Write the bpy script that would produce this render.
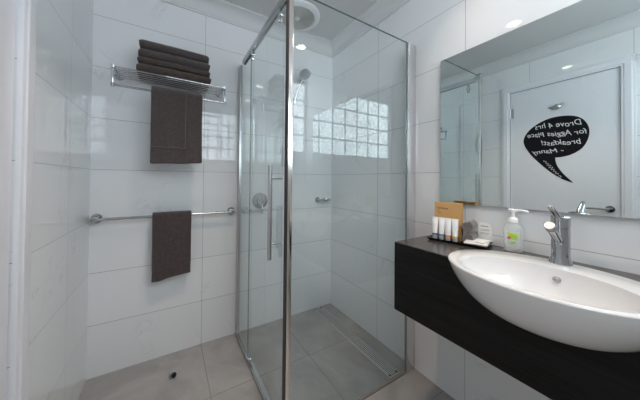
import bpy, bmesh, math, random
from mathutils import Vector, Matrix, noise
from mathutils.geometry import tessellate_polygon
for o in list(bpy.data.objects):
    bpy.data.objects.remove(o)
SC = bpy.context.scene
COL = SC.collection
PI = math.pi

# ------------------------------------------------------------------ camera
CAM = Vector((-1.3125, -1.8251, 1.1533))
YAW, PITCH, ROLL, FPX = 0.5377, 0.0119, 0.0095, 238.35
PX, PY = 311.0, 177.0
fw = Vector((math.sin(YAW)*math.cos(PITCH), math.cos(YAW)*math.cos(PITCH), math.sin(PITCH)))
r0 = Vector((math.cos(YAW), -math.sin(YAW), 0)); u0 = r0.cross(fw)
rr = r0*math.cos(ROLL)+u0*math.sin(ROLL); uu = -r0*math.sin(ROLL)+u0*math.cos(ROLL)
cd = bpy.data.cameras.new('camera'); co = bpy.data.objects.new('camera', cd); COL.objects.link(co)
M = Matrix.Identity(4)
for i in range(3):
    M[i][0] = rr[i]; M[i][1] = uu[i]; M[i][2] = -fw[i]; M[i][3] = CAM[i]
co.matrix_world = M
cd.sensor_fit = 'HORIZONTAL'; cd.sensor_width = 36; cd.lens = FPX/640*36
cd.shift_x = (320-PX)/640; cd.shift_y = (PY-200)/640
cd.clip_start = 0.02
SC.camera = co

# ------------------------------------------------------------------ world, exposure, light strengths
w = bpy.data.worlds.new('sky'); SC.world = w; w.use_nodes = True
w.node_tree.nodes['Background'].inputs[0].default_value = (0.75, 0.85, 1, 1)
w.node_tree.nodes['Background'].inputs[1].default_value = 1.0
SC.view_settings.view_transform = 'Standard'; SC.view_settings.look = 'None'
SC.view_settings.exposure = 0.92; SC.view_settings.gamma = 1
SC.cycles.max_bounces = 24; SC.cycles.diffuse_bounces = 16; SC.cycles.glossy_bounces = 8
SC.cycles.transparent_max_bounces = 24
SC.cycles.sample_clamp_indirect = 10
SC.cycles.caustics_reflective = False
WINDOW_STRENGTH = 3.6
LAMP_W = 1.5
LAMP_COLOR = (1.0, 0.80, 0.64)
DAY_COLOR = (0.84, 0.935, 1.0)

# ------------------------------------------------------------------ dimensions
W, YB, YS, H = 1.70, 0.0, -2.25, 2.40     # left wall x=-W, right wall x=0, back y=0, south y=YS
H0 = 0.302
XD, YP, ZT = -0.861, -0.88, 1.995           # shower screen corner
T = 0.12

# ------------------------------------------------------------------ material helpers
def newmat(name):
    m = bpy.data.materials.new(name); m.use_nodes = True
    nt = m.node_tree; b = nt.nodes['Principled BSDF']
    return m, nt, b
def N(nt, t, **k):
    n = nt.nodes.new(t)
    for a, v in k.items(): setattr(n, a, v)
    return n
def pbr(name, col, rough=.5, metal=0., spec=.5, noise_amt=0., nscale=60., bump=0., bscale=200., coat=0., sheen=0., trans=0., ior=1.45):
    m, nt, b = newmat(name)
    b.inputs['Base Color'].default_value = (*col, 1); b.inputs['Roughness'].default_value = rough
    b.inputs['Metallic'].default_value = metal; b.inputs['Specular IOR Level'].default_value = spec
    b.inputs['Coat Weight'].default_value = coat; b.inputs['Sheen Weight'].default_value = sheen
    b.inputs['Transmission Weight'].default_value = trans; b.inputs['IOR'].default_value = ior
    tc = N(nt, 'ShaderNodeTexCoord')
    nz = N(nt, 'ShaderNodeTexNoise'); nz.inputs['Scale'].default_value = nscale; nz.inputs['Detail'].default_value = 4
    nt.links.new(tc.outputs['Object'], nz.inputs['Vector'])
    mx = N(nt, 'ShaderNodeMix', data_type='RGBA'); 
    a = max(noise_amt, .02)
    mx.inputs[6].default_value = (*[c*(1-a) for c in col], 1); mx.inputs[7].default_value = (*[min(1, c*(1+a)) for c in col], 1)
    nt.links.new(nz.outputs['Fac'], mx.inputs[0]); nt.links.new(mx.outputs[2], b.inputs['Base Color'])
    if bump:
        n2 = N(nt, 'ShaderNodeTexNoise'); n2.inputs['Scale'].default_value = bscale; n2.inputs['Detail'].default_value = 3
        nt.links.new(tc.outputs['Object'], n2.inputs['Vector'])
        bp = N(nt, 'ShaderNodeBump'); bp.inputs['Strength'].default_value = bump; bp.inputs['Distance'].default_value = .004
        nt.links.new(n2.outputs['Fac'], bp.inputs['Height']); nt.links.new(bp.outputs['Normal'], b.inputs['Normal'])
    return m
def tile(name, axis, off, offz, bw, bh, col, vein, grout, rough, floor=False, mortar=.0011):
    """glazed tile laid in a straight stack, in world metres"""
    m, nt, b = newmat(name)
    L = nt.links.new
    g = N(nt, 'ShaderNodeNewGeometry'); s = N(nt, 'ShaderNodeSeparateXYZ'); L(g.outputs['Position'], s.inputs[0])
    c = N(nt, 'ShaderNodeCombineXYZ')
    def addv(sock, v):
        a = N(nt, 'ShaderNodeMath', operation='ADD'); L(sock, a.inputs[0]); a.inputs[1].default_value = v; return a.outputs[0]
    L(addv(s.outputs[axis], off), c.inputs[0])
    L(addv(s.outputs['Y' if floor else 'Z'], offz), c.inputs[1])
    br = N(nt, 'ShaderNodeTexBrick', offset=0., squash=1.)
    br.inputs['Scale'].default_value = 1; br.inputs['Mortar Size'].default_value = mortar; br.inputs['Mortar Smooth'].default_value = .15
    br.inputs['Brick Width'].default_value = bw; br.inputs['Row Height'].default_value = bh; br.inputs['Bias'].default_value = 0
    br.inputs['Color1'].default_value = (1, 1, 1, 1); br.inputs['Color2'].default_value = (.965, .965, .965, 1)
    L(c.outputs[0], br.inputs['Vector'])
    # stone pattern
    n1 = N(nt, 'ShaderNodeTexNoise'); n1.inputs['Scale'].default_value = 3.2 if floor else 1.7
    n1.inputs['Detail'].default_value = 8; n1.inputs['Roughness'].default_value = .62; n1.inputs['Distortion'].default_value = 1.1
    L(g.outputs['Position'], n1.inputs['Vector'])
    if floor:
        rp = N(nt, 'ShaderNodeValToRGB'); e = rp.color_ramp.elements
        e[0].position = .25; e[0].color = (*[x*.72 for x in col], 1); e[1].position = .75; e[1].color = (*[x*1.26 for x in col], 1)
        L(n1.outputs['Fac'], rp.inputs[0]); base = rp.outputs[0]
    else:
        rp = N(nt, 'ShaderNodeValToRGB'); e = rp.color_ramp.elements
        e[0].position = .488; e[0].color = (*col, 1); e[1].position = .512; e[1].color = (*col, 1)
        q = e.new(.5); q.color = (*vein, 1)
        L(n1.outputs['Fac'], rp.inputs[0])
        n2 = N(nt, 'ShaderNodeTexNoise'); n2.inputs['Scale'].default_value = 2.6; n2.inputs['Detail'].default_value = 2
        L(g.outputs['Position'], n2.inputs['Vector'])
        r2 = N(nt, 'ShaderNodeValToRGB'); r2.color_ramp.elements[0].position = .54; r2.color_ramp.elements[1].position = .66
        L(n2.outputs['Fac'], r2.inputs[0])
        mv = N(nt, 'ShaderNodeMix', data_type='RGBA'); mv.inputs[6].default_value = (*col, 1)
        L(r2.outputs[0], mv.inputs[0]); L(rp.outputs[0], mv.inputs[7]); base = mv.outputs[2]
    mul = N(nt, 'ShaderNodeMix', data_type='RGBA', blend_type='MULTIPLY'); mul.inputs[0].default_value = 1
    L(base, mul.inputs[6]); L(br.outputs['Color'], mul.inputs[7])
    fin = N(nt, 'ShaderNodeMix', data_type='RGBA'); L(br.outputs['Fac'], fin.inputs[0]); L(mul.outputs[2], fin.inputs[6]); fin.inputs[7].default_value = (*grout, 1)
    L(fin.outputs[2], b.inputs['Base Color'])
    rg = N(nt, 'ShaderNodeMath', operation='MULTIPLY_ADD'); L(br.outputs['Fac'], rg.inputs[0]); rg.inputs[1].default_value = .5; rg.inputs[2].default_value = rough
    L(rg.outputs[0], b.inputs['Roughness'])
    if not floor: b.inputs['Specular IOR Level'].default_value = .62
    return m
def glass_mat(name, tint, k=1.55):
    """clear toughened glass: tinted see-through with Fresnel reflection"""
    m, nt, b = newmat(name); nt.nodes.remove(b); L = nt.links.new
    out = nt.nodes['Material Output']
    tr = N(nt, 'ShaderNodeBsdfTransparent'); tr.inputs[0].default_value = (*tint, 1)
    gl = N(nt, 'ShaderNodeBsdfGlossy'); gl.inputs['Roughness'].default_value = 0.0; gl.inputs[0].default_value = (.97, 1, .99, 1)
    fr = N(nt, 'ShaderNodeFresnel'); fr.inputs[0].default_value = 1.5
    ge = N(nt, 'ShaderNodeNewGeometry')
    inv = N(nt, 'ShaderNodeMath', operation='SUBTRACT'); inv.inputs[0].default_value = 1; L(ge.outputs['Backfacing'], inv.inputs[1])
    a = N(nt, 'ShaderNodeMath', operation='MULTIPLY'); L(fr.outputs[0], a.inputs[0]); L(inv.outputs[0], a.inputs[1])
    bb = N(nt, 'ShaderNodeMath', operation='MULTIPLY', use_clamp=True); L(a.outputs[0], bb.inputs[0]); bb.inputs[1].default_value = k
    mx = N(nt, 'ShaderNodeMixShader'); L(bb.outputs[0], mx.inputs[0]); L(tr.outputs[0], mx.inputs[1]); L(gl.outputs[0], mx.inputs[2])
    L(mx.outputs[0], out.inputs[0])
    return m
def emit_mat(name, col, s):
    m, nt, b = newmat(name)
    b.inputs['Base Color'].default_value = (.8, .8, .8, 1)
    b.inputs['Emission Color'].default_value = (*col, 1); b.inputs['Emission Strength'].default_value = s
    return m

TCOL = (.835, .848, .862); VEIN = (.70, .71, .73); GROUT = (.27, .27, .28)
MT = {
 'back': tile('tile_back', 'X', 1.103+6, -H0+3, .6, .3, TCOL, VEIN, GROUT, .018),
 'right': tile('tile_right', 'Y', .5765+6, -H0+3, .6, .3, TCOL, VEIN, GROUT, .018),
 'left': tile('tile_left', 'Y', .337+6, -H0+3, .6, .3, TCOL, VEIN, GROUT, .018),
 'floor': tile('tile_floor', 'X', .505+6, .465+6, .6, .6, (.374, .360, .348), (0, 0, 0), (.26, .245, .235), .32, floor=True, mortar=.0022),
 'ceil': pbr('ceiling_paint', (.62, .62, .62), .9, noise_amt=.01),
 'cove': pbr('cornice_paint', (.68, .685, .69), .7, noise_amt=.01),
 'paint': pbr('white_gloss_paint', (.80, .80, .84), .28, noise_amt=.01),
 'aerator': pbr('aerator_metal', (.40, .41, .42), .35, 1.),
 'chrome': pbr('polished_chrome', (.52, .53, .55), .09, 1.),
 'steel': pbr('satin_steel', (.56, .57, .58), .28, 1., noise_amt=.05, nscale=300),
 'silver': pbr('satin_silver_profile', (.80, .80, .82), .22, 1.),
 'slot_shade': pbr('painted_slot_shade', (.05, .05, .05), .6),  # near-black colour stands in for the shade inside slots and holes
 'post': pbr('corner_post_metal', (.74, .72, .69), .16, 1.),
 'grate': pbr('brushed_grate_steel', (.74, .74, .73), .45, .5, noise_amt=.05, nscale=300),
 'glass': glass_mat('toughened_glass', (.966, .986, .984)),
 'edge': pbr('glass_edge_green', (.10, .16, .15), .2),
 'seal': pbr('dark_seal', (.03, .025, .028), .5),
 'mirror': pbr('mirror_silver', (.80, .865, .855), .0, 1., noise_amt=0),
 'towel': pbr('charcoal_terry', (.080, .064, .062), .95, spec=.1, noise_amt=.5, nscale=70, bump=.7, bscale=420, sheen=.35),
 'towelb': pbr('grey_brown_terry', (.074, .055, .048), .95, spec=.1, noise_amt=.5, nscale=70, bump=.7, bscale=420, sheen=.3),
 'hem': pbr('towel_hem', (.15, .125, .12), .9, spec=.1, noise_amt=.2, nscale=300),
 'cloth': pbr('taupe_terry', (.20, .175, .165), .95, spec=.1, noise_amt=.3, nscale=200, bump=.7, bscale=500, sheen=.3),
 'ceramic': pbr('white_vitreous_china', (.77, .765, .765), .06, spec=.6, noise_amt=.005, coat=.3),
 'black': pbr('black_gloss_plastic', (.012, .012, .012), .22),
 'rubber': pbr('black_rubber', (.02, .02, .02), .7),
 'kraft': pbr('kraft_card', (.56, .33, .13), .7, noise_amt=.08, nscale=180),
 'ink': pbr('brown_ink', (.16, .08, .03), .8),
 'tubew': pbr('white_tube', (.86, .86, .86), .3),
 'tubec': pbr('grey_tube_cap', (.50, .50, .51), .35),
 'bnavy': pbr('navy_band', (.03, .03, .10), .4), 'bblue': pbr('blue_band', (.0, .22, .50), .4),
 'borange': pbr('orange_band', (.85, .20, .02), .4), 'byellow': pbr('yellow_band', (.85, .62, .03), .4),
 'paper': pbr('white_paper', (.83, .82, .79), .6), 'greytext': pbr('grey_print', (.30, .30, .32), .8),
 'pump': pbr('white_pump_plastic', (.86, .87, .88), .25),
 'soapbody': pbr('clear_soap', (.80, .86, .82), .12, spec=.5),
 'lgreen': pbr('label_green', (.42, .66, .03), .4), 'lred': pbr('label_red', (.62, .05, .03), .4), 'lwhite': pbr('label_white', (.80, .86, .80), .4),
 'chalk': pbr('chalk_white', (.78, .78, .78), .9, noise_amt=.2, nscale=200), 'chalkboard': pbr('chalkboard_black', (.012, .012, .015), .9, spec=.15, noise_amt=.2),
 'fan': pbr('fan_white', (.82, .82, .83), .35), 'grille': pbr('fan_grille', (.52, .51, .47), .6),
 'lamp': emit_mat('downlight_lens', (1, .88, .74), 8.),
 'gap_shade': pbr('door_gap_shade', (.16, .11, .08), .8),  # brown painted as the shadow line round the door leaf
 'grout': pbr('window_mortar', (.55, .57, .58), .7),
 'sil': pbr('silicone_bead', (.24, .21, .18), .7, noise_amt=.2),
}
# dark wood-grain laminate: grain runs along the length of the vanity (world Y)
def wood():
    m, nt, b = newmat('black_woodgrain'); L = nt.links.new
    g = N(nt, 'ShaderNodeNewGeometry'); mp = N(nt, 'ShaderNodeMapping'); mp.inputs['Scale'].default_value = (60, 2.2, 60)
    L(g.outputs['Position'], mp.inputs[0])
    n = N(nt, 'ShaderNodeTexNoise'); n.inputs['Scale'].default_value = 1; n.inputs['Detail'].default_value = 7; n.inputs['Roughness'].default_value = .65; n.inputs['Distortion'].default_value = .4
    L(mp.outputs[0], n.inputs['Vector'])
    r = N(nt, 'ShaderNodeValToRGB'); e = r.color_ramp.elements
    e[0].position = .33; e[0].color = (.002, .002, .002, 1); e[1].position = .74; e[1].color = (.017, .0168, .017, 1)
    L(n.outputs['Fac'], r.inputs[0]); L(r.outputs[0], b.inputs['Base Color'])
    b.inputs['Roughness'].default_value = .42; b.inputs['Specular IOR Level'].default_value = .2
    bp = N(nt, 'ShaderNodeBump'); bp.inputs['Strength'].default_value = .15; bp.inputs['Distance'].default_value = .002
    L(n.outputs['Fac'], bp.inputs['Height']); L(bp.outputs[0], b.inputs['Normal'])
    return m
MT['wood'] = wood()
MT['bench'] = pbr('lamplit_bench_laminate', (.060, .054, .050), .24, spec=.6, noise_amt=.15, nscale=40)  # greyer than the fronts: lamp light and wall sheen put into the colour
# daylit glass block: patterned emission stands in for sky light through the wavy glass
def block_mat():
    m, nt, b = newmat('wavy_glass_block'); L = nt.links.new
    g = N(nt, 'ShaderNodeNewGeometry')
    n = N(nt, 'ShaderNodeTexNoise'); n.inputs['Scale'].default_value = 20; n.inputs['Detail'].default_value = 3; n.inputs['Distortion'].default_value = 2.5
    L(g.outputs['Position'], n.inputs['Vector'])
    r = N(nt, 'ShaderNodeValToRGB'); e = r.color_ramp.elements
    e[0].position = .38; e[0].color = (.30, .30, .30, 1); e[1].position = .62; e[1].color = (1, 1, 1, 1)
    L(n.outputs['Fac'], r.inputs[0])
    mul = N(nt, 'ShaderNodeMath', operation='MULTIPLY'); L(r.outputs[0], mul.inputs[0]); mul.inputs[1].default_value = WINDOW_STRENGTH*1.3
    b.inputs['Base Color'].default_value = (.6, .66, .68, 1); b.inputs['Roughness'].default_value = .05
    b.inputs['Emission Color'].default_value = (*DAY_COLOR, 1); L(mul.outputs[0], b.inputs['Emission Strength'])
    return m
MT['block'] = block_mat()
def milky():
    m, nt, b = newmat('milky_clear_plastic')
    b.inputs['Base Color'].default_value = (.84, .88, .85, 1); b.inputs['Roughness'].default_value = .15; b.inputs['Alpha'].default_value = .32
    return m
MT['soapbody'] = milky(); MT['lwhite'].node_tree.nodes['Principled BSDF'].inputs['Alpha'].default_value = .35

# ------------------------------------------------------------------ mesh helpers
def bm_new(): return bmesh.new()
def box(bm, x0, y0, z0, x1, y1, z1, bev=0., seg=2):
    x0, x1 = min(x0, x1), max(x0, x1); y0, y1 = min(y0, y1), max(y0, y1); z0, z1 = min(z0, z1), max(z0, z1)
    r = bmesh.ops.create_cube(bm, size=1); vs = r['verts']
    for v in vs:
        v.co = Vector(((x0+x1)/2+v.co.x*(x1-x0), (y0+y1)/2+v.co.y*(y1-y0), (z0+z1)/2+v.co.z*(z1-z0)))
    if bev:
        es = list({e for v in vs for e in v.link_edges})
        bmesh.ops.bevel(bm, geom=es, offset=bev, segments=seg, profile=.5, affect='EDGES')
    return bm
def frame_of(d):
    d = Vector(d).normalized(); a = Vector((0, 0, 1)) if abs(d.z) < .9 else Vector((1, 0, 0))
    u = d.cross(a).normalized(); v = d.cross(u).normalized(); return d, u, v
def tube(bm, pts, rad, seg=16, cap=True):
    """round tube through points; rad a number or one per point"""
    pts = [Vector(q) for q in pts]; n = len(pts)
    rad = rad if isinstance(rad, (list, tuple)) else [rad]*n
    rings = []; u = None
    for i in range(n):
        if i == 0: d = pts[1]-pts[0]
        elif i == n-1: d = pts[-1]-pts[-2]
        else: d = (pts[i+1]-pts[i]).normalized()+(pts[i]-pts[i-1]).normalized()
        if d.length < 1e-9: d = pts[i]-pts[i-1] if i else Vector((0, 0, 1))
        d.normalize()
        if u is None: _, u, v = frame_of(d)
        else:
            u = (u-d*u.dot(d)).normalized()
        v = d.cross(u)
        rings.append([bm.verts.new(pts[i]+(u*math.cos(a)+v*math.sin(a))*rad[i]) for a in [2*PI*k/seg for k in range(seg)]])
    for a, b in zip(rings, rings[1:]):
        for k in range(seg): bm.faces.new((a[k], a[(k+1) % seg], b[(k+1) % seg], b[k]))
    if cap:
        bm.faces.new(rings[0][::-1]); bm.faces.new(rings[-1])
    return bm
def lathe(bm, base, axis, prof, seg=32):
    """prof: (distance along axis, radius) pairs, closed by caps where radius > 0"""
    d, u, v = frame_of(axis); base = Vector(base); rings = []
    for h, r in prof:
        rings.append([bm.verts.new(base+d*h+(u*math.cos(2*PI*k/seg)+v*math.sin(2*PI*k/seg))*max(r, 1e-5)) for k in range(seg)])
    for a, b in zip(rings, rings[1:]):
        for k in range(seg): bm.faces.new((a[k], a[(k+1) % seg], b[(k+1) % seg], b[k]))
    bm.faces.new(rings[0][::-1]); bm.faces.new(rings[-1])
    return bm
def loft(bm, rings, cap0=True, cap1=True):
    R = [[bm.verts.new(q) for q in r] for r in rings]; n = len(R[0])
    for a, b in zip(R, R[1:]):
        for k in range(n): bm.faces.new((a[k], a[(k+1) % n], b[(k+1) % n], b[k]))
    if cap0: bm.faces.new(R[0][::-1])
    if cap1: bm.faces.new(R[-1])
    return bm
def prism(bm, poly, d):
    """extrude a polygon of 3D points by vector d"""
    d = Vector(d); a = [bm.verts.new(q) for q in poly]; b = [bm.verts.new(Vector(q)+d) for q in poly]; n = len(a)
    bm.faces.new(a[::-1]); bm.faces.new(b)
    for k in range(n): bm.faces.new((a[k], a[(k+1) % n], b[(k+1) % n], b[k]))
    return bm
ORIG = {}
def obj(name, bm, mat, parent=None, smooth=True, angle=35, loc=None):
    """link a bmesh given in world coordinates as ONE mesh object"""
    if parent is not None: org = ORIG[parent.name]
    elif loc is not None: org = Vector(loc)
    else:
        xs = [v.co for v in bm.verts]
        org = Vector(((min(c.x for c in xs)+max(c.x for c in xs))/2, (min(c.y for c in xs)+max(c.y for c in xs))/2, min(c.z for c in xs)))
    bmesh.ops.translate(bm, verts=bm.verts, vec=-org)
    bmesh.ops.recalc_face_normals(bm, faces=bm.faces)
    if smooth:
        for f in bm.faces: f.smooth = True
        for e in bm.edges:
            if len(e.link_faces) == 2 and e.calc_face_angle(0) > math.radians(angle): e.smooth = False
    me = bpy.data.meshes.new(name); bm.to_mesh(me); bm.free()
    me.materials.append(MT[mat] if isinstance(mat, str) else mat)
    o = bpy.data.objects.new(name, me); COL.objects.link(o); ORIG[o.name] = org
    if parent is not None: o.parent = parent
    else: o.location = org
    return o
def thing(name, loc, label=None, cat=None, group=None):
    o = bpy.data.objects.new(name, None); o.location = loc; o.empty_display_size = .05; COL.objects.link(o); ORIG[o.name] = Vector(loc)
    if label: tag(o, label, cat, group)
    return o
def tag(o, label, cat, group=None):
    o['label'] = label; o['category'] = cat
    if group: o['group'] = group
    return o
def struct(o): o['kind'] = 'structure'; return o
def copy_tree(o, loc=None, parent=None):
    c = o.copy(); COL.objects.link(c); ORIG[c.name] = Vector(loc) if loc is not None else ORIG[parent.name]
    if loc is not None: c.location = loc
    if parent is not None: c.parent = parent
    for ch in [x for x in list(COL.objects) if x.parent == o]: copy_tree(ch, None, c)
    return c

# ------------------------------------------------------------------ room shell
def sbox(name, mat, *boxes):
    bm = bm_new()
    for b in boxes: box(bm, *b)
    return struct(obj(name, bm, mat, smooth=False))
sbox('floor', 'floor', (-W-T, YS-T, -.1, T, YB+T, 0))
sbox('ceiling', 'ceil', (-W-T, YS-T, H, T, YB+T, H+.1))
sbox('wall_back', 'back', (-W-T, YB, 0, T, YB+T, H))
sbox('wall_right', 'right', (0, YS, 0, T, YB, H))
DY0, DY1, DZ = -1.478, -.782, 2.05         # door opening in the left wall
sbox('wall_left', 'left', (-W-T, DY1, 0, -W, YB, H), (-W-T, YS, 0, -W, DY0, H), (-W-T, DY0, DZ, -W, DY1, H))
WX0, WX1, WZ0, WZ1 = -1.365, -.020, 1.455, 2.222
sbox('wall_south', 'back', (-W-T, YS-T, 0, WX0, YS, H), (WX1, YS-T, 0, T, YS, H), (WX0, YS-T, 0, WX1, YS, WZ0), (WX0, YS-T, WZ1, WX1, YS, H))
# glass block window, seven by four, behind the camera
win = struct(thing('window_1', ((WX0+WX1)/2, YS-.06, WZ0)))
bm = bm_new(); cw, ch_ = (WX1-WX0)/7, (WZ1-WZ0)/4; mo = .020
for i in range(8):
    x = WX0+i*cw; box(bm, max(x-mo/2, WX0), YS-.10, WZ0, min(x+mo/2, WX1), YS-.012, WZ1)
for k in range(5):
    z = WZ0+k*ch_; box(bm, WX0, YS-.10, max(z-mo/2, WZ0), WX1, YS-.012, min(z+mo/2, WZ1))
obj('mortar_grid', bm, 'grout', win, smooth=False)
bm = bm_new(); box(bm, WX0+mo/2+.001, YS-.09, WZ0+mo/2+.001, WX0+cw-mo/2-.001, YS-.006, WZ0+ch_-mo/2-.001, .012, 3)
gb = obj('glass_block', bm, 'block', win)
for i in range(7):
    for k in range(4):
        if i or k:
            c = gb.copy(); COL.objects.link(c); c.parent = win; c.location = (i*cw, 0, k*ch_)
# coved cornice along the four walls
def cornice(name, a, b, nrm):
    a, b, nrm = Vector(a), Vector(b), Vector(nrm); prof = [(0, 0), (.09, 0), (.09, -.010), (.080, -.012)]
    for t in range(7):
        an = PI/2*t/6; prof.append((.014+.066*(1-math.sin(an)), -.012-.066*(1-math.cos(an))))
    prof += [(.010, -.082), (.010, -.092), (0, -.092)]
    bm = bm_new(); rings = []
    prism(bm, [a+nrm*p+Vector((0, 0, H+q)) for p, q in prof], b-a)
    return struct(obj(name, bm, 'cove', angle=20))
cornice('trim_1', (-W, 0, 0), (0, 0, 0), (0, -1, 0))
cornice('trim_2', (0, 0, 0), (0, YS, 0), (-1, 0, 0))
cornice('trim_3', (-W, 0, 0), (-W, YS, 0), (1, 0, 0))
cornice('trim_4', (-W, YS, 0), (0, YS, 0), (0, 1, 0))

# white door in the left wall, with architrave
def arch(bm, y0, y1, z0, z1):
    box(bm, -W, y0, z0, -W+.018, y1, z1, .004)
door = struct(thing('door_1', (-W, (DY0+DY1)/2, 0)))
bm = bm_new(); box(bm, -W-.045, DY0+.005, .006, -W-.004, DY1-.005, DZ-.005, .0015, 1); leaf = obj('door_leaf', bm, 'paint', door)
bm = bm_new()
box(bm, -W-.11, DY0-.0, 0, -W-.048, DY0+.02, DZ); box(bm, -W-.11, DY1-.02, 0, -W-.048, DY1, DZ); box(bm, -W-.11, DY0+.02, DZ-.02, -W-.048, DY1-.02, DZ)
obj('door_stop', bm, 'gap_shade', door)  # stop coloured dark so the gap round the leaf looks shadowed
bm = bm_new()
for y0, y1 in ((DY1-.002, DY1+.068), (DY0-.068, DY0+.002)):
    s = 1 if y0 > -1.2 else -1
    yi, yo = (y0, y1) if s > 0 else (y1, y0)
    prism(bm, [(-W+q, yi+s*t, 0) for t, q in ((0, 0), (0, .012), (.006, .014), (.012, .014), (.018, .018), (.050, .020), (.058, .016), (.070, .014), (.070, 0))], (0, 0, DZ+.0645))
prism(bm, [(-W+q, DY0-.068, DZ-.002+t) for t, q in ((0, 0), (0, .012), (.006, .014), (.012, .014), (.018, .018), (.050, .020), (.058, .016), (.0665, .014), (.0665, 0))], (0, DY1-DY0+.136, 0))
obj('architrave', bm, 'paint', door, angle=15)
# lever handle
bm = bm_new(); hy, hz = -1.42, .945
lathe(bm, (-W-.004, hy, hz), (1, 0, 0), [(0, .027), (.007, .027), (.010, .024), (.010, .012), (.05, .010)])
tube(bm, [(-W+.044, hy-.004, hz), (-W+.046, hy+.05, hz+.002), (-W+.046, hy+.10, hz-.001), (-W+.040, hy+.118, hz-.002)], [.010, .0095, .0085, .007])
obj('door_handle', bm, 'chrome', leaf)
bm = bm_new()
for z in (.20, 1.84):
    tube(bm, [(-W+.004, DY1+.001-.004, z-.05), (-W+.004, DY1-.003, z+.05)], .006, 12)
    box(bm, -W-.004, DY1-.03, z-.048, -W-.002, DY1-.004, z+.048)
obj('hinge', bm, 'steel', leaf)

# ------------------------------------------------------------------ shower enclosure
sh = thing('shower_screen', (XD, YP, 0), 'frameless glass corner shower screen with sliding door and chrome post', 'shower screen')
bm = bm_new(); box(bm, XD-.0115, YP-.0115, 0, XD+.0115, YP+.0115, ZT-.002, .003)
post = obj('corner_post', bm, 'post', sh)
bm = bm_new(); box(bm, XD-.0155, YP-.010, .01, XD-.0115, YP+.014, ZT-.004); obj('magnet_seal', bm, 'seal', post, smooth=False)
bm = bm_new(); box(bm, XD-.02, YP-.018, ZT-.004, XD+.028, YP+.02, ZT+.020, .006)
obj('corner_clamp', bm, 'chrome', sh)
bm = bm_new(); box(bm, XD+.0117, YP-.004, .012, -.0775, YP+.004, ZT, .001, 1)
fp = obj('fixed_panel', bm, 'glass', sh, smooth=False)
bm = bm_new(); box(bm, -.0785, YP-.0042, .012, -.0755, YP+.0042, ZT); box(bm, XD+.012, YP-.0042, ZT, -.0755, YP+.0042, ZT+.0015)
obj('panel_edge', bm, 'edge', fp, smooth=False)
bm = bm_new(); box(bm, -.0755, YP-.010, .0, 0, YP+.010, ZT, .002); obj('wall_channel', bm, 'silver', sh)
bm = bm_new(); box(bm, XD+.012, YP-.006, 0, -.0755, YP+.006, .009, .002); obj('floor_seal', bm, 'sil', sh)
bm = bm_new(); box(bm, XD-.010, -.050, 0, XD+.010, 0, ZT+.005, .003); obj('wall_channel', bm, 'steel', sh)
# sliding door side
bm = bm_new(); box(bm, XD-.003, -.36, .03, XD+.003, -.056, 1.962); fs = obj('fixed_side_panel', bm, 'glass', sh, smooth=False)
bm = bm_new(); box(bm, XD-.014, YP+.030, .045, XD-.007, -.335, 1.955); dr = obj('sliding_door', bm, 'glass', sh, smooth=False)
bm = bm_new(); box(bm, XD-.0145, -.336, .045, XD-.0065, -.3325, 1.955); obj('door_edge', bm, 'edge', dr, smooth=False)
bm = bm_new(); box(bm, XD-.018, YP+.013, 1.966, XD+.012, -.13, ZT+.003, .004); tk = obj('top_track', bm, 'steel', sh)
bm = bm_new(); box(bm, XD-.006, YP+.03, 1.962, XD+.002, -.14, 1.9662); obj('track_slot_shade', bm, 'slot_shade', tk, smooth=False)  # dark strip painted as the shade under the track
bm = bm_new(); box(bm, XD-.017, YP+.013, 0, XD+.014, -.02, .026, .005); obj('bottom_rail', bm, 'chrome', sh)
for y in (-.37, YP+.09):
    for z0, z1 in ((1.895, 1.962), (.026, .075)):
        bm = bm_new(); lathe(bm, (XD-.022, y, (z0+z1)/2), (1, 0, 0), [(0, .010), (.002, .013), (.022, .013), (.024, .010)], 20)
        box(bm, XD-.020, y-.008, z0, XD-.001, y+.008, z1, .002)
        obj('roller', bm, 'chrome', dr)
bm = bm_new(); hx, hy2 = XD-.067, -.828
tube(bm, [(hx, hy2, .800), (hx, hy2, 1.215)], .0095, 20)
for z in (.868, 1.160): tube(bm, [(hx, hy2, z), (XD-.013, hy2, z)], .006, 14)
obj('pull_handle', bm, 'steel', dr)

# linear floor drain along the right wall of the shower
dn = thing('linear_drain', (-.147, -.44, 0), 'long slotted steel floor drain inside the shower beside the right wall', 'drain')
bm = bm_new(); X0, X1, Y0, Y1 = -.188, -.106, -.862, -.006
box(bm, X0, Y0, .0005, X0+.005, Y1, .004); box(bm, X1-.005, Y0, .0005, X1, Y1, .004); box(bm, X0+.005, Y0, .0005, X1-.005, Y0+.006, .004); box(bm, X0+.005, Y1-.006, .0005, X1-.005, Y1, .004)
obj('drain_frame', bm, 'grate', dn, smooth=False)
bm = bm_new(); box(bm, X0+.005, Y0+.006, .0004, X1-.005, Y1-.006, .0015); obj('drain_channel', bm, 'slot_shade', dn, smooth=False)  # dark sheet under the bars gives the slots their shade
bm = bm_new()
for i in range(5):
    x = X0+.0090+i*.0138; box(bm, x, Y0+.010, .0016, x+.0070, Y1-.010, .0036)
obj('grate', bm, 'grate', dn, smooth=False)
for y in (Y0+.012, Y1-.012):
    for x in (X0+.012, X1-.012):
        bm = bm_new(); lathe(bm, (x, y, .0036), (0, 0, 1), [(0, .008), (.001, .008)], 14)
        obj('end_hole_shade', bm, 'slot_shade', dn, smooth=False)  # flat dark disc, hole shade put into its colour

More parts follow.
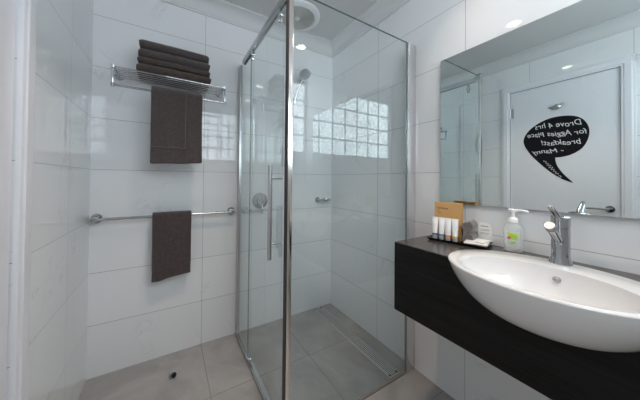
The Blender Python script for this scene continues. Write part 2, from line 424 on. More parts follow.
# mixer on the back wall
mx_ = thing('shower_mixer', (-.691, 0, .985), 'round chrome shower mixer with lever on the back wall behind the sliding door', 'shower mixer')
bm = bm_new(); lathe(bm, (-.691, 0, .985), (0, -1, 0), [(0, .062), (.005, .062), (.010, .058), (.012, .035), (.012, .030)], 40); obj('cover_plate', bm, 'chrome', mx_)
bm = bm_new(); lathe(bm, (-.691, -.010, .985), (0, -1, 0), [(0, .028), (.035, .027), (.042, .022), (.042, .0)], 32); kn = obj('knob', bm, 'chrome', mx_)
bm = bm_new(); tube(bm, [(-.691, -.034, .975), (-.688, -.046, .925), (-.687, -.052, .890)], [.008, .007, .006], 12); obj('lever', bm, 'chrome', kn)

# soap holder
so = thing('soap_holder', (-.15, 0, .975), 'small chrome soap dish on the back wall near the shower corner', 'soap dish')
bm = bm_new(); lathe(bm, (-.158, 0, .976), (0, -1, 0), [(0, .024), (.008, .024), (.011, .020), (.011, .012), (.05, .011), (.052, .009)], 28); obj('wall_mount', bm, 'chrome', so)
bm = bm_new()
P = []
for k in range(20):
    a = 2*PI*k/20; P.append((math.cos(a), math.sin(a)))
cx, cy_ = -.094, -.052
loft(bm, [[(cx+q[0]*.048*s, cy_+q[1]*.036*s, z) for q in P] for s, z in ((.55, .962), (.85, .964), (1, .972), (1, .985), (.93, .985), (.88, .974), (.5, .969))])
obj('dish', bm, 'chrome', so)
bm = bm_new(); tube(bm, [(-.158, -.045, .976), (-.13, -.05, .976)], .008, 12); obj('arm', bm, 'chrome', so)

# hand shower on its slide rail
hs = thing('hand_shower', (-.467, -.05, 1.22), 'chrome hand shower on a slide rail behind the corner post', 'hand shower')
bm = bm_new(); tube(bm, [(-.467, -.055, 1.24), (-.467, -.055, 1.96)], .009, 18)
for z in (1.27, 1.93): tube(bm, [(-.467, 0, z), (-.467, -.012, z), (-.467, -.013, z), (-.467, -.055, z)], [.02, .02, .009, .009], 18)
obj('slide_rail', bm, 'chrome', hs)
bm = bm_new(); box(bm, -.483, -.075, 1.775, -.451, -.040, 1.805, .006); tube(bm, [(-.452, -.06, 1.79), (-.424, -.068, 1.80)], [.009, .012], 14); obj('slider', bm, 'steel', hs)
bm = bm_new(); tube(bm, [(-.432, -.066, 1.775), (-.420, -.078, 1.85), (-.402, -.10, 1.92), (-.384, -.125, 1.965)], [.0085, .0105, .012, .013], 16)
hd = obj('handle', bm, 'steel', hs)
bm = bm_new(); d = Vector((.22, -.42, -.90)).normalized(); c = Vector((-.372, -.130, 2.012))
lathe(bm, c-d*.02, d, [(-.012, .012), (-.008, .030), (0, .044), (.012, .050), (.03, .052), (.034, .048), (.034, 0)], 32); obj('spray_head', bm, 'steel', hd)
bm = bm_new(); pts = []
for k in range(25):
    t = k/24; pts.append((-.432-.040*math.sin(t*PI*.5)+.0*t, -.066-.018*math.sin(t*PI), 1.775-.53*t))
tube(bm, pts, .0065, 12); obj('hose', bm, 'steel', hs)

# exhaust fan in the ceiling over the shower
fx, fy = -.488, -.215
fa = thing('exhaust_fan', (fx, fy, H), 'round white ceiling exhaust fan above the shower', 'exhaust fan')
bm = bm_new(); lathe(bm, (fx, fy, H), (0, 0, -1), [(0, .172), (.010, .172), (.018, .160), (.020, .135), (.012, .132), (.012, .0)], 56); obj('outer_ring', bm, 'fan', fa)
bm = bm_new()
for i in range(9):
    r = .030+i*.0118
    prev = None; ring = []
    tube(bm, [(fx+r*math.cos(2*PI*k/48), fy+r*math.sin(2*PI*k/48), H-.018) for k in range(49)], .0036, 6, cap=False)
for k in range(6):
    a = PI*k/6+.2; tube(bm, [(fx+.02*math.cos(a), fy+.02*math.sin(a), H-.016), (fx+.132*math.cos(a), fy+.132*math.sin(a), H-.016)], .0028, 6)
    a += PI; tube(bm, [(fx+.02*math.cos(a), fy+.02*math.sin(a), H-.016), (fx+.132*math.cos(a), fy+.132*math.sin(a), H-.016)], .0028, 6)
obj('grille', bm, 'grille', fa)
bm = bm_new(); lathe(bm, (fx, fy, H-.0121), (0, 0, -1), [(0, .131), (.0015, .131)], 48); obj('fan_back', bm, 'grille', fa)
bm = bm_new(); lathe(bm, (fx, fy, H-.0136), (0, 0, -1), [(0, .020), (.007, .020), (.010, .015), (.010, 0)], 28); obj('hub', bm, 'fan', fa)

# recessed downlights (seen as reflections in glass, tile and mirror)
def downlight(x, y, watts, label):
    t = thing('downlight', (x, y, H), label, 'downlight', 'recessed ceiling downlights')
    bm = bm_new(); lathe(bm, (x, y, H), (0, 0, -1), [(0, .056), (.004, .056), (.007, .048), (.003, .043), (.003, 0)], 36); obj('trim_ring', bm, 'fan', t)
    bm = bm_new(); lathe(bm, (x, y, H-.0031), (0, 0, -1), [(0, .042), (.0015, .042)], 32); obj('lens', bm, 'lamp', t)
    ld = bpy.data.lights.new('lamp_light', 'AREA'); ld.shape = 'DISK'; ld.size = .08; ld.energy = LAMP_W*watts; ld.color = LAMP_COLOR; ld.spread = math.radians(95)
    lo = bpy.data.objects.new('lamp_light', ld); COL.objects.link(lo); lo.parent = t; lo.location = (0, 0, -.0075)
downlight(-1.0, -1.04, 1.5, 'white recessed downlight in the middle of the ceiling, outside the shower')
downlight(-.265, -1.905, .5, 'white recessed downlight above the vanity, nearest the glass block window')
downlight(-.29, -1.275, .36, 'white recessed downlight above the left end of the vanity mirror')

# ------------------------------------------------------------------ towel shelf and rail on the back wall
ZS = 1.748
rk = thing('towel_shelf', (-1.29, 0, 1.64), 'chrome hotel towel shelf of slim bars with a hanging rail, high on the back wall', 'towel shelf')
XL, XR = -1.577, -1.006
for x in (XL, XR):
    bm = bm_new(); lathe(bm, (x, 0, ZS+.018), (0, -1, 0), [(0, .023), (.008, .023), (.011, .019), (.011, .010), (.03, .009)], 28)
    obj('flange', bm, 'chrome', rk)
    bm = bm_new(); prism(bm, [(x-.004, -.02, ZS+.026), (x-.004, -.215, ZS+.008), (x-.004, -.215, ZS-.010), (x-.004, -.02, ZS+.008)], (.008, 0, 0)); box(bm, x-.0045, -.207, 1.648, x+.0045, -.193, ZS-.006, .003)
    lathe(bm, (x, -.200, 1.640), (0, 0, 1), [(0, .009), (.020, .009)], 18)
    tube(bm, [(x, -.012, ZS+.017), (x, -.208, ZS)], .0085, 16)
    obj('bracket', bm, 'chrome', rk)
for i in range(6):
    bm = bm_new(); y = -.045-i*.031; tube(bm, [(XL, y, ZS), (XR, y, ZS)], .0045, 12); obj('shelf_bar', bm, 'chrome', rk)
bm = bm_new(); tube(bm, [(XL-.004, -.200, 1.650), (XR+.004, -.200, 1.650)], .006, 14); obj('hanging_rail', bm, 'chrome', rk)

tr_ = thing('towel_rail', (-1.29, 0, .915), 'long chrome single towel rail at waist height on the back wall', 'towel rail')
ZR = .918
for x in (-1.668, -.915):
    bm = bm_new(); lathe(bm, (x, 0, ZR), (0, -1, 0), [(0, .027), (.007, .027), (.011, .022), (.011, .014), (.062, .013), (.075, .011)], 28); obj('wall_mount', bm, 'chrome', tr_)
bm = bm_new(); tube(bm, [(-1.668, -.062, ZR), (-.915, -.062, ZR)], .008, 16); obj('rail', bm, 'chrome', tr_)

def drape(name, x0, x1, yr, zr, rr_, zf0, zf1, zb, th, mat, seed, nx=36):
    """a towel hung over a rail: front sheet down to zf0..zf1, back sheet to zb"""
    path = []
    for k in range(15): path.append((yr+rr_+.006*(1-k/14), zb+(zr-zb)*k/14, 0))
    for k in range(1, 10): a = PI*k/10; path.append((yr+rr_*math.cos(a), zr+rr_*math.sin(a), 0))
    nf = 34
    for k in range(nf+1): path.append((yr-rr_-.004*k/nf, None, k/nf))
    bm = bm_new(); grid = []
    for i in range(nx+1):
        t = i/nx; col = []
        for (y, z, f) in path:
            x = x0+(x1-x0)*t
            if z is None: z = zr+(zf0+(zf1-zf0)*t+.006*noise.noise(Vector((t*2.6, seed, 1)))-zr)*f
            nz = noise.noise(Vector((t*3+seed, f*2.2+(z*3), seed)))
            yy = y+nz*.011*f-abs(nz)*.003
            x += .004*noise.noise(Vector((f*3, seed, t)))*f + (t-.5)*-.010*f*(1-f)
            col.append(bm.verts.new((x, yy, z)))
        grid.append(col)
    for a, b in zip(grid, grid[1:]):
        for k in range(len(path)-1): bm.faces.new((a[k], a[k+1], b[k+1], b[k]))
    # thickness
    bmesh.ops.recalc_face_normals(bm, faces=bm.faces)
    o = obj(name, bm, mat, angle=80)
    sm = o.modifiers.new('thickness', 'SOLIDIFY'); sm.thickness = th; sm.offset = 0
    bv = o.modifiers.new('soft', 'BEVEL'); bv.width = th*.35; bv.segments = 2; bv.limit_method = 'ANGLE'
    return o
bt = drape('bath_towel', -1.405, -1.140, -.200, 1.650, .019, 1.236, 1.246, 1.34, .020, 'towel', 3.1)
tag(bt, 'charcoal bath towel folded over the hanging rail below the towel shelf', 'towel')
bm = bm_new(); box(bm, -1.2335, -.2365, 1.330, -1.2295, -.2285, 1.655); box(bm, -1.400, -.2400, 1.330, -1.2295, -.2330, 1.334)
obj('hem_stripe', bm, 'hem', bt)
ht = drape('hand_towel', -1.396, -1.181, -.062, ZR, .018, .520, .545, .60, .016, 'towel', 8.7)
tag(ht, 'charcoal hand towel hanging over the single rail at waist height', 'towel')
bm = bm_new(); box(bm, -1.390, -.0885, .868, -1.186, -.0860, .876); obj('woven_band', bm, 'towelb', ht)

def folded(name, cx, cz, ln, dp, th, seed, skew, mat):
    """folded towel lying flat: a U of two layers with its fold to the front"""
    t = th*.5*.94; r = th/2
    outer = []; inner = []
    yf, yb = -.045-dp, -.045
    def curve(rad):
        c = [(yb, rad)]
        for k in range(13):
            a = PI/2+PI*k/12; c.append((yf+r+rad*1.0*math.cos(a), rad*math.sin(a)))
        c.append((yb, -rad)); return c
    o_, i_ = curve(r), curve(r-t)
    poly = []
    top = [(yb+(yf+r-yb)*k/8, r) for k in range(8)]
    poly = top+o_[1:-1]+[(yf+r+(yb-yf-r)*k/8, -r) for k in range(1, 9)]
    poly += [(yb, -r+t)]+[(yb+(yf+r-yb)*k/5, -r+t) for k in range(1, 5)]+[(yf+r+.004, 0)]+[(yf+r+(yb-yf-r)*k/5, r-t) for k in range(1, 6)]
    bm = bm_new(); rings = []; n = 30
    for i in range(n+1):
        u = i/n; x = cx-ln/2+ln*u; s = 1-.35*(1-min(1, min(u, 1-u)/.035))**2
        ring = []
        for y, z in poly:
            nz = noise.noise(Vector((x*7, y*9+seed, seed*1.7)))
            ring.append((x+.004*noise.noise(Vector((y*20, z*30, seed))), y+skew*(u-.5)+.009*nz, cz+z*s+.0035*nz-.006*abs(u-.5)))
        rings.append(ring)
    loft(bm, rings)
    return obj(name, bm, mat, angle=60)
STK = [('lowest folded dark brown towel of the stack, resting on the shelf bars', .385, .044, -.002, 'towelb'),
       ('thin folded dark brown towel second from the bottom of the shelf stack', .375, .032, .003, 'towelb'),
       ('folded charcoal towel second from the top of the shelf stack', .372, .047, -.003, 'towel'),
       ('topmost folded charcoal towel of the stack on the chrome shelf', .362, .047, .004, 'towel')]
z = ZS+.0085
for i, (lb, ln, th, sk, mt) in enumerate(STK):
    o = folded('folded_towel', -1.284, z+th/2, ln, .165-.004*i, th, 2.3+i*5, sk, mt)
    tag(o, lb, 'towel', 'folded towels stacked on the towel shelf'); z += th+.0055

# floor door stop
ds = thing('door_stop', (-1.280, -.216, 0), 'small round chrome door stop with black rubber on the grey floor', 'door stop')
bm = bm_new(); lathe(bm, (-1.280, -.216, 0), (0, 0, 1), [(0, .017), (.004, .018), (.020, .016), (.028, .013), (.031, .007), (.031, 0)], 24); obj('base', bm, 'chrome', ds)
bm = bm_new(); lathe(bm, (-1.276, -.223, .0165), Vector((.6, -.8, .1)), [(-.004, .0135), (.012, .0135), (.0155, .011), (.0155, 0)], 24); obj('bumper', bm, 'rubber', ds)

# ------------------------------------------------------------------ vanity, basin, tap, mirror
VX, VY0, VY1, VZ0, VZ1 = -.361, -1.032, -2.08, .529, .856
va = thing('vanity', (-.18, -1.55, VZ0), 'wall-hung black wood-grain vanity bench under the mirror', 'vanity')
BC = (-.305, -1.551, .868); BA, BB = .212, .266
def basin_out(t, grow=0.):
    th = t*PI/2; s = math.cos(th)*(1-.4)+.4; zz = BC[2]-.15*math.sin(th)**(2/1.3)
    return [(BC[0]+(BA*s+grow)*math.cos(a), BC[1]+(BB*s+grow)*math.sin(a), zz) for a in [2*PI*k/72 for k in range(72)]]
cut = bm_new(); loft(cut, [[(q[0], q[1], BC[2]+.05) for q in basin_out(0, .001)]]+[basin_out(k/16, .001) for k in range(17)])
cutter = obj('cutter', cut, 'wood')
def carve(o):
    m = o.modifiers.new('cut', 'BOOLEAN'); m.object = cutter; m.operation = 'DIFFERENCE'; m.solver = 'EXACT'
    bpy.context.view_layer.update()
    me = bpy.data.meshes.new_from_object(o.evaluated_get(bpy.context.evaluated_depsgraph_get()))
    o.modifiers.clear(); o.data = me
bm = bm_new(); box(bm, VX, VY1, VZ1-.004, -.0005, VY0, VZ1, .0008, 1); carve(obj('benchtop', bm, 'bench', va, smooth=False))
bm = bm_new(); box(bm, VX, VY1, VZ0, VX+.018, VY0, VZ1-.0042, .001, 1); carve(obj('front_panel', bm, 'wood', va, smooth=False))
for y in (VY0-.018, VY1):
    bm = bm_new(); box(bm, VX+.0185, y, VZ0, -.0005, y+.018, VZ1-.0042); obj('side_panel', bm, 'wood', va, smooth=False)
bm = bm_new(); box(bm, VX+.0185, VY1+.0185, VZ0, -.0005, VY0-.0185, VZ0+.018); obj('bottom_panel', bm, 'wood', va, smooth=False)
bpy.data.objects.remove(cutter)

bs = thing('basin', (BC[0], BC[1], .718), 'large white oval ceramic basin overhanging the front of the black vanity', 'basin')
bm = bm_new(); A = [2*PI*k/72 for k in range(72)]
def ell(cx, cy, a, b, z): return [(cx+a*math.cos(t), cy+b*math.sin(t), z) for t in A]
rings = [basin_out(k/16) for k in range(16, 0, -1)]
rings += [ell(BC[0], BC[1], BA*.997, BB*.997, .862), ell(BC[0], BC[1], BA*.990, BB*.990, .8670), ell(BC[0], BC[1], BA*.978, BB*.980, .8685)]
IC = (-.352, -1.553); IA, IB = .149, .205
rings += [ell(IC[0]+.004, IC[1], IA+.006, IB+.008, .8680), ell(IC[0], IC[1], IA, IB, .8655)]
for k in range(1, 13):
    t = k/12; th = t*PI/2; s = math.cos(th)**.62*(1-.12)+.12
    rings.append(ell(IC[0]+.012*t, IC[1], IA*s, IB*s, .8655-.118*math.sin(th)**1.15))
loft(bm, rings)
bowl = obj('bowl', bm, 'ceramic', bs, angle=70)
bm = bm_new(); oc = Vector((-.2070, -1.563, .832)); od = Vector((-.80, 0, .60)).normalized()
lathe(bm, oc-od*.004, od, [(0, .0105), (.005, .0105), (.0065, .009), (.0065, .006), (.003, .006), (.003, 0)], 24); obj('overflow_ring', bm, 'chrome', bs)
bm = bm_new(); lathe(bm, (-.340, -1.553, .7465), (0, 0, 1), [(0, .030), (.003, .030), (.005, .026), (.006, 0)], 28); obj('waste_cover', bm, 'chrome', bs)

tx, ty, tz = -.124, -1.553, .868
tp = thing('basin_tap', (tx, ty, tz), 'chrome single-lever mixer tap standing at the back of the white basin', 'tap')
bm = bm_new(); lathe(bm, (tx, ty, tz), (0, 0, 1), [(0, .0300), (.004, .0300), (.010, .0285), (.022, .0255), (.028, .0245), (.125, .0245), (.126, .0225), (.128, .0225)], 36); obj('body', bm, 'chrome', tp)
bm = bm_new(); lathe(bm, (tx, ty, tz+.1285), (0, 0, 1), [(0, .0255), (.034, .0255), (.038, .0225), (.040, .012), (.040, 0)], 36); cap_ = obj('cartridge_cap', bm, 'chrome', tp)
bm = bm_new(); s0 = Vector((tx-.012, ty, .942)); s1 = Vector((tx-.122, ty-.002, 1.012))
tube(bm, [s0, s0.lerp(s1, .5), s1], [.0125, .0125, .0125], 24); sp = obj('spout', bm, 'chrome', tp)
bm = bm_new(); dd = (s1-s0).normalized(); lathe(bm, s1-dd*.004, dd, [(-.018, .0128), (-.016, .0142), (.004, .0142), (.006, .0125), (.006, 0)], 28); obj('aerator', bm, 'aerator', sp)
bm = bm_new(); l0 = Vector((tx-.006, ty, tz+.150)); l1 = Vector((tx-.098, ty+.002, tz+.205)); dl = (l1-l0).normalized(); up = Vector((0, 1, 0)).cross(dl)
rings = []
for t, wd, hh in ((0, .012, .007), (.3, .011, .006), (.7, .0085, .0045), (.95, .0075, .0038), (1, .0055, .0025)):
    c = l0.lerp(l1, t); rings.append([c+Vector((0, 1, 0))*wd*math.cos(a)+up*hh*math.sin(a) for a in [2*PI*k/20 for k in range(20)]])
loft(bm, rings); obj('lever', bm, 'chrome', cap_)

MY0, MY1, MZ0, MZ1 = -1.0574, -2.08, 1.0386, 1.8216
mi = thing('wall_mirror', (0, (MY0+MY1)/2, MZ0), 'large frameless rectangular mirror on the tiled wall above the vanity', 'mirror')
bm = bm_new(); box(bm, -.020, MY1, MZ0, -.016, MY0, MZ1); obj('mirror_glass', bm, 'mirror', mi, smooth=False)
bm = bm_new(); box(bm, -.0158, MY1+.004, MZ0+.004, -.0002, MY0-.004, MZ1-.004); obj('backing', bm, 'edge', mi, smooth=False)

# ------------------------------------------------------------------ things on the benchtop
ZC = VZ1
ang = math.atan2(-.14+.187, -1.307+1.094)          # tray is turned a little
F0 = Vector((-.185, -1.084, ZC)); ex = Vector((-.14+.183, -1.307+1.094, 0)).normalized(); ey = Vector((-ex.y, ex.x, 0))
if ey.x < 0: ey = -ey
def L(a, b, z=0): return F0+ex*a+ey*b+Vector((0, 0, z))    # a along the tray, b towards the wall, z up
tl, tw = .252, .132
ty_ = thing('amenities_tray', L(tl/2, tw/2), 'black rectangular tray of toiletries at the left end of the vanity bench', 'tray')
bm = bm_new()
def rect(a0, b0, a1, b1, z): return [L(a0, b0, z), L(a1, b0, z), L(a1, b1, z), L(a0, b1, z)]
loft(bm, [rect(.010, .010, tl-.010, tw-.010, .0005), rect(0, 0, tl, tw, .013), rect(.004, .004, tl-.004, tw-.004, .013), rect(.013, .013, tl-.013, tw-.013, .006)])
obj('tray_body', bm, 'black', ty_, smooth=False)
zt = .0068
bx = thing('amenities_box', L(.075, .062, zt), 'tall kraft cardboard box standing at the back of the black tray', 'box')
bm = bm_new(); a0, a1, b0, b1, z1 = .020, .142, .052, .080, .190
loft(bm, [rect(a0, b0, a1, b1, zt), rect(a0, b0, a1, b1, z1)]); obj('carton', bm, 'kraft', bx, smooth=False)
bm = bm_new()
for (u0, u1, zz, h) in ((.034, .047, .158, .0045), (.049, .058, .1585, .0055), (.060, .070, .158, .0045), (.072, .083, .157, .0045), (.034, .042, .146, .0025), (.034, .052, .137, .002)):
    loft(bm, [[L(u0, b0-.0006, zz), L(u1, b0-.0006, zz), L(u1, b0-.0001, zz), L(u0, b0-.0001, zz)], [L(u0, b0-.0006, zz+h), L(u1, b0-.0006, zz+h), L(u1, b0-.0001, zz+h), L(u0, b0-.0001, zz+h)]])
obj('print', bm, 'ink', bx, smooth=False)
def tube_bottle(a, band, lb):
    b = .034; c = L(a, b, zt)
    t = thing('toiletry_tube', c, lb, 'tube', 'white toiletry tubes on the black tray')
    def ov(ra, rb, z, n=24): return [L(a+ra*math.cos(2*PI*k/n), b+rb*math.sin(2*PI*k/n), z) for k in range(n)]
    bm = bm_new(); loft(bm, [ov(.0105, .0105, zt), ov(.0115, .0115, zt+.002), ov(.0115, .0115, zt+.017), ov(.0105, .0105, zt+.018)]); obj('cap', bm, 'tubec', t)
    bm = bm_new(); loft(bm, [ov(.0125, .0125, zt+.0182), ov(.0130, .0125, zt+.024), ov(.0138, .009, zt+.07), ov(.0145, .004, zt+.095), ov(.0147, .0016, zt+.100), ov(.0147, .0014, zt+.109)]); body = obj('tube_body', bm, 'tubew', t)
    bm = bm_new(); loft(bm, [ov(.0130, .0130, zt+.020), ov(.0134, .0130, zt+.0275)], True, True); obj('colour_band', bm, band, body)
tube_bottle(.029, 'bnavy', 'white toiletry tube with a navy band, leftmost on the black tray')
tube_bottle(.060, 'bblue', 'white toiletry tube with a blue band, in front of the kraft box')
tube_bottle(.0895, 'borange', 'white toiletry tube with an orange band, in front of the kraft box')
tube_bottle(.120, 'byellow', 'white toiletry tube with a yellow band, rightmost of the four')
def roll_cloth(a, b, z, r, lb, seed):
    """rolled washcloth, its spiral end facing the room"""
    bm = bm_new(); n = 90; turns = 3.2; rings = []
    pin, pout = [], []
    for k in range(n+1):
        t = k/n; an = turns*2*PI*t; rad = .003+(r-.003)*t; pout.append((rad*math.cos(an), rad*math.sin(an))); q = max(rad-r/turns*.72, .0008); pin.append((q*math.cos(an), q*math.sin(an)))
    ln = .085
    def pt(q, m): return L(a+q[0], b+(m-.5)*ln, z+q[1])
    vs = []
    for m in range(7):
        mm = m/6; s = 1-.06*abs(mm-.5)*2
        vs.append(([bm.verts.new(pt((q[0]*s, q[1]*s), mm)) for q in pout], [bm.verts.new(pt((q[0]*s, q[1]*s), mm)) for q in pin]))
    for (o1, i1), (o2, i2) in zip(vs, vs[1:]):
        for k in range(n):
            bm.faces.new((o1[k], o1[k+1], o2[k+1], o2[k])); bm.faces.new((i1[k], i2[k], i2[k+1], i1[k+1]))
        bm.faces.new((o1[n], i1[n], i2[n], o2[n])); bm.faces.new((o1[0], o2[0], i2[0], i1[0]))
    for o1, i1 in (vs[0], vs[-1]):
        for k in range(n): bm.faces.new((o1[k], i1[k], i1[k+1], o1[k+1]))
    o = obj('rolled_washcloth', bm, 'cloth', angle=60); tag(o, lb, 'washcloth', 'rolled washcloths on the black tray')
roll_cloth(.171, .066, zt+.0272, .0268, 'rolled taupe washcloth lying at the bottom, right of the kraft box', 1)
roll_cloth(.170, .068, zt+.0813, .0268, 'rolled taupe washcloth on top of the other, right of the kraft box', 2)
cdx = thing('welcome_card', L(.222, .110), 'small white printed card leaning near the tiles beside the tray', 'card')
bm = bm_new(); k0 = [L(.180+.026, tw+.008), L(.236+.026, tw+.008)]
a0c, a1c, bc = .190, .244, .1335
loft(bm, [[L(a0c, bc, .0005), L(a1c, bc, .0005), L(a1c, bc+.0015, .0005), L(a0c, bc+.0015, .0005)], [L(a0c, bc+.008, .098), L(a1c, bc+.008, .098), L(a1c, bc+.0095, .098), L(a0c, bc+.0095, .098)]]); obj('card_sheet', bm, 'paper', cdx, smooth=False)
bm = bm_new()
for zz, u0, u1, h in ((.080, .010, .040, .004), (.066, .008, .048, .0016), (.061, .008, .044, .0016), (.050, .008, .046, .0016), (.045, .008, .040, .0016)):
    y_ = bc+.008*zz/.098-.0006; y2 = bc+.008*(zz+h)/.098-.0006
    loft(bm, [[L(a0c+u0, y_, zz), L(a0c+u1, y_, zz), L(a0c+u1, y_+.0005, zz), L(a0c+u0, y_+.0005, zz)], [L(a0c+u0, y2, zz+h), L(a0c+u1, y2, zz+h), L(a0c+u1, y2+.0005, zz+h), L(a0c+u0, y2+.0005, zz+h)]])
obj('print', bm, 'greytext', cdx, smooth=False)
def packet(a, b, z, la, lb_, h, rot, label):
    c = L(a, b, z); R = Matrix.Rotation(rot, 3, 'Z'); bm = bm_new()
    def q(da, db, dz): return c+R @ (ex*da+ey*db)+Vector((0, 0, dz))
    def rc(s, dz): return [q(sa*la/2*s, sb*lb_/2*s, dz) for sa, sb in ((-1, -1), (1, -1), (1, 1), (-1, 1))]
    loft(bm, [rc(.94, 0), rc(1, h*.25), rc(1, h*.75), rc(.94, h)])
    o = obj('soap_packet', bm, 'paper', smooth=False); tag(o, label, 'soap packet', 'white packets on the tray')
packet(.204, .052, .0135, .088, .096, .009, .10, 'flat white packet lying on the front right of the black tray')
packet(.208, .052, .0228, .070, .078, .006, -.12, 'thinner white packet lying on top of another packet on the tray')

# pump soap bottle
px_, py_ = -.042, -1.390
pb = thing('soap_dispenser', (px_, py_, ZC), 'clear pump bottle of hand wash with a green label, between tray and tap', 'soap dispenser')
bm = bm_new(); sx = Vector((.30, -.95, 0)).normalized(); sy = Vector((.95, .30, 0))
def bo(rx, ry, z, n=40):
    out = []
    for k in range(n):
        a = 2*PI*k/n; c_, s_ = math.cos(a), math.sin(a)
        out.append(Vector((px_, py_, ZC+z))+sx*rx*math.copysign(abs(c_)**.75, c_)+sy*ry*math.copysign(abs(s_)**.75, s_))
    return out
loft(bm, [bo(.028, .017, .0005), bo(.032, .020, .004), bo(.0335, .021, .04), bo(.0335, .021, .080), bo(.031, .020, .100), bo(.025, .017, .113), bo(.015, .013, .121), bo(.0125, .0125, .124)])
obj('bottle', bm, 'soapbody', pb)
def label_patch(name, u0, u1, z0, z1, mat, par, e=.0213, poly=None):
    bm = bm_new(); 
    pts = poly or [(u0, z0), (u1, z0), (u1, z1), (u0, z1)]
    prism(bm, [Vector((px_, py_, ZC+z))+sx*u-sy*e for u, z in pts], -sy*.0007)
    return obj(name, bm, mat, par, smooth=False)
def blob(cu, cz, a, b, n=14, rot=0): return [(cu+a*math.cos(2*PI*k/n)*math.cos(rot)-b*math.sin(2*PI*k/n)*math.sin(rot), cz+a*math.cos(2*PI*k/n)*math.sin(rot)+b*math.sin(2*PI*k/n)*math.cos(rot)) for k in range(n)]
lab = label_patch('label', -.023, .023, .018, .086, 'lwhite', pb)
label_patch('leaf_print', 0, 0, 0, 0, 'lgreen', lab, .0221, blob(-.002, .072, .017, .009, rot=-.2))
label_patch('leaf_print', 0, 0, 0, 0, 'lgreen', lab, .0223, blob(.006, .064, .013, .006, rot=.1))
label_patch('fruit_print', 0, 0, 0, 0, 'lred', lab, .0225, blob(-.013, .060, .0068, .005))
for zz in (.048, .042, .036): label_patch('text_line', -.012, .010, zz, zz+.002, 'greytext' if zz < .04 else 'lgreen', lab, .0221)
bm = bm_new(); lathe(bm, (px_, py_, ZC+.1235), (0, 0, 1), [(0, .0165), (.014, .0165), (.019, .013), (.022, .008), (.022, .006), (.046, .005)], 28)
for k in range(20):
    a = 2*PI*k/20; tube(bm, [(px_+.0163*math.cos(a), py_+.0163*math.sin(a), ZC+.125), (px_+.0163*math.cos(a), py_+.0163*math.sin(a), ZC+.137)], .0011, 5)
obj('pump_collar', bm, 'pump', pb)
bm = bm_new(); lathe(bm, (px_, py_, ZC+.1675), (0, 0, 1), [(0, .007), (.002, .012), (.010, .0125), (.013, .010), (.013, 0)], 24)
tube(bm, [Vector((px_, py_, ZC+.175)), Vector((px_, py_, ZC+.176))+sx*.028, Vector((px_, py_, ZC+.174))+sx*.044, Vector((px_, py_, ZC+.170))+sx*.049], [.0065, .0055, .0045, .0035], 14)
tube(bm, [Vector((px_, py_, ZC+.176)), Vector((px_, py_, ZC+.177))-sx*.016], [.007, .005], 12)
obj('pump_head', bm, 'pump', pb)

# ------------------------------------------------------------------ chalkboard sticker on the door
XS = -W-.004
OUT = [(-.889, 1.538), (-.916, 1.627), (-.986, 1.695), (-1.083, 1.736), (-1.189, 1.735), (-1.258, 1.706), (-1.298, 1.653), (-1.315, 1.581), (-1.304, 1.504), (-1.271, 1.438), (-1.216, 1.396), (-1.159, 1.377), (-1.111, 1.374), (-1.121, 1.310), (-1.158, 1.235), (-1.223, 1.149), (-1.158, 1.179), (-1.082, 1.243), (-1.002, 1.334), (-.933, 1.429)]
def smooth_closed(P, sharp, n=6):
    out = []; m = len(P)
    for i in range(m):
        p0, p1, p2, p3 = P[i-1], P[i], P[(i+1) % m], P[(i+2) % m]
        if i in sharp: p0 = p1
        if (i+1) % m in sharp: p3 = p2
        for k in range(n):
            t = k/n
            out.append(tuple(.5*((2*b)+(-a+c)*t+(2*a-5*b+4*c-d)*t*t+(-a+3*b-3*c+d)*t**3) for a, b, c, d in zip(p0, p1, p2, p3)))
    return out
st = thing('chalkboard_sticker', (XS, -1.1, 1.149), 'black speech-bubble chalkboard sticker with white handwriting on the white door', 'sticker')
bm = bm_new(); PO = smooth_closed(OUT, {12, 15}); tri = tessellate_polygon([[Vector((y, z, 0)) for y, z in PO]])
va_ = [bm.verts.new((XS+.0003, y, z)) for y, z in PO]; vb_ = [bm.verts.new((XS+.0015, y, z)) for y, z in PO]
for t in tri:
    bm.faces.new([va_[k] for k in t]); bm.faces.new([vb_[k] for k in t][::-1])
for k in range(len(PO)): bm.faces.new((va_[k], va_[(k+1) % len(PO)], vb_[(k+1) % len(PO)], vb_[k]))
bub = obj('speech_bubble', bm, 'chalkboard', st, smooth=False)
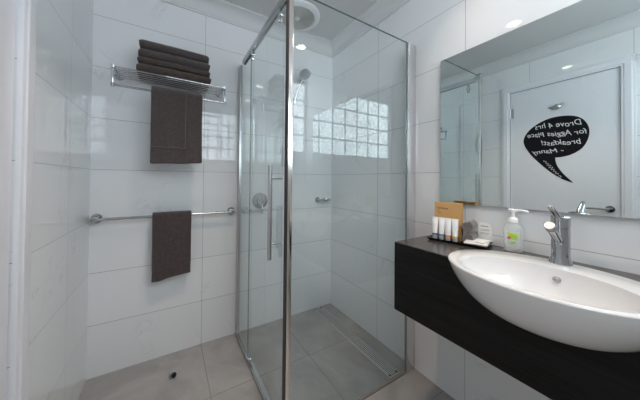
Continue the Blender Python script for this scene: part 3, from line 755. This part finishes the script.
def write(txt, y0, z0, y1, size, rot=0., shear=.25):
    cu = bpy.data.curves.new('t', 'FONT'); cu.body = txt; cu.size = size; cu.shear = shear; cu.extrude = .0004; cu.resolution_u = 3; cu.offset = .0
    to = bpy.data.objects.new('t', cu); COL.objects.link(to); bpy.context.view_layer.update()
    me = bpy.data.meshes.new_from_object(to.evaluated_get(bpy.context.evaluated_depsgraph_get()))
    bpy.data.objects.remove(to)
    xs = [v.co.x for v in me.vertices]; sc_ = (y1-y0)/(max(xs)-min(xs)); mn = min(xs)
    bm = bm_new(); bm.from_mesh(me); bpy.data.meshes.remove(me)
    c, s = math.cos(rot), math.sin(rot)
    for v in bm.verts:
        a, b_, h = (v.co.x-mn)*sc_, v.co.y, v.co.z
        b_ += .004*math.sin(a*60)
        v.co = Vector((XS+.0021+h, y0+a*c-b_*s, z0+a*s+b_*c))
    return obj('lettering', bm, 'chalk', bub, smooth=False)
write('Drove 4 hrs', -1.272, 1.640, -.972, .068, .04)
write('for Aggies Place', -1.300, 1.560, -.918, .062, .05)
write('breakfast!', -1.268, 1.478, -1.015, .064, .06)
write('- Manny', -1.165, 1.418, -.950, .056, .0)
bm = bm_new()                                        # small illegible line along the tail
pts = []
for k in range(60):
    t = k/59; a = Vector((-1.128, 1.222)).lerp(Vector((-1.038, 1.352)), t); n_ = Vector((-.82, .57))
    o_ = .010*math.sin(t*44)*(1-.3*math.sin(t*9)); a = a+n_*o_; pts.append((XS+.0025, a.x, a.y))
tube(bm, pts, .0016, 6)
tube(bm, [(XS+.0025, -1.140+.009*math.cos(k*.63), 1.203+.009*math.sin(k*.63)) for k in range(10)], .0016, 6)
obj('lettering', bm, 'chalk', bub)

# little bird hook above the sticker
bh = thing('bird_hook', (XS, -1.125, 1.81), 'tiny grey bird-shaped hook on the door above the black sticker', 'hook')
bm = bm_new(); by, bz = -1.125, 1.826
rings = []
for t in range(13):
    f = t/12; y = by-.030+.060*f; r = .024*math.sin(PI*min(1, f*1.02+.0))**.6+.0015; zc = bz+.006*(1-f)-.002
    rings.append([(XS+.012+r*.55*math.cos(a), y, zc+r*math.sin(a)) for a in [2*PI*k/18 for k in range(18)]])
loft(bm, rings)
tube(bm, [(XS+.012, by-.020, bz+.012), (XS+.012, by-.034, bz+.024), (XS+.012, by-.042, bz+.027), (XS+.012, by-.052, bz+.025)], [.007, .008, .005, .0012], 12)
tube(bm, [(XS+.012, by+.022, bz), (XS+.012, by+.045, bz+.003), (XS+.012, by+.056, bz+.006)], [.008, .005, .002], 10)
obj('bird', bm, 'steel', bh)
bm = bm_new(); tube(bm, [(XS, by, bz), (XS+.012, by, bz)], .006, 12); obj('pin', bm, 'steel', bh)
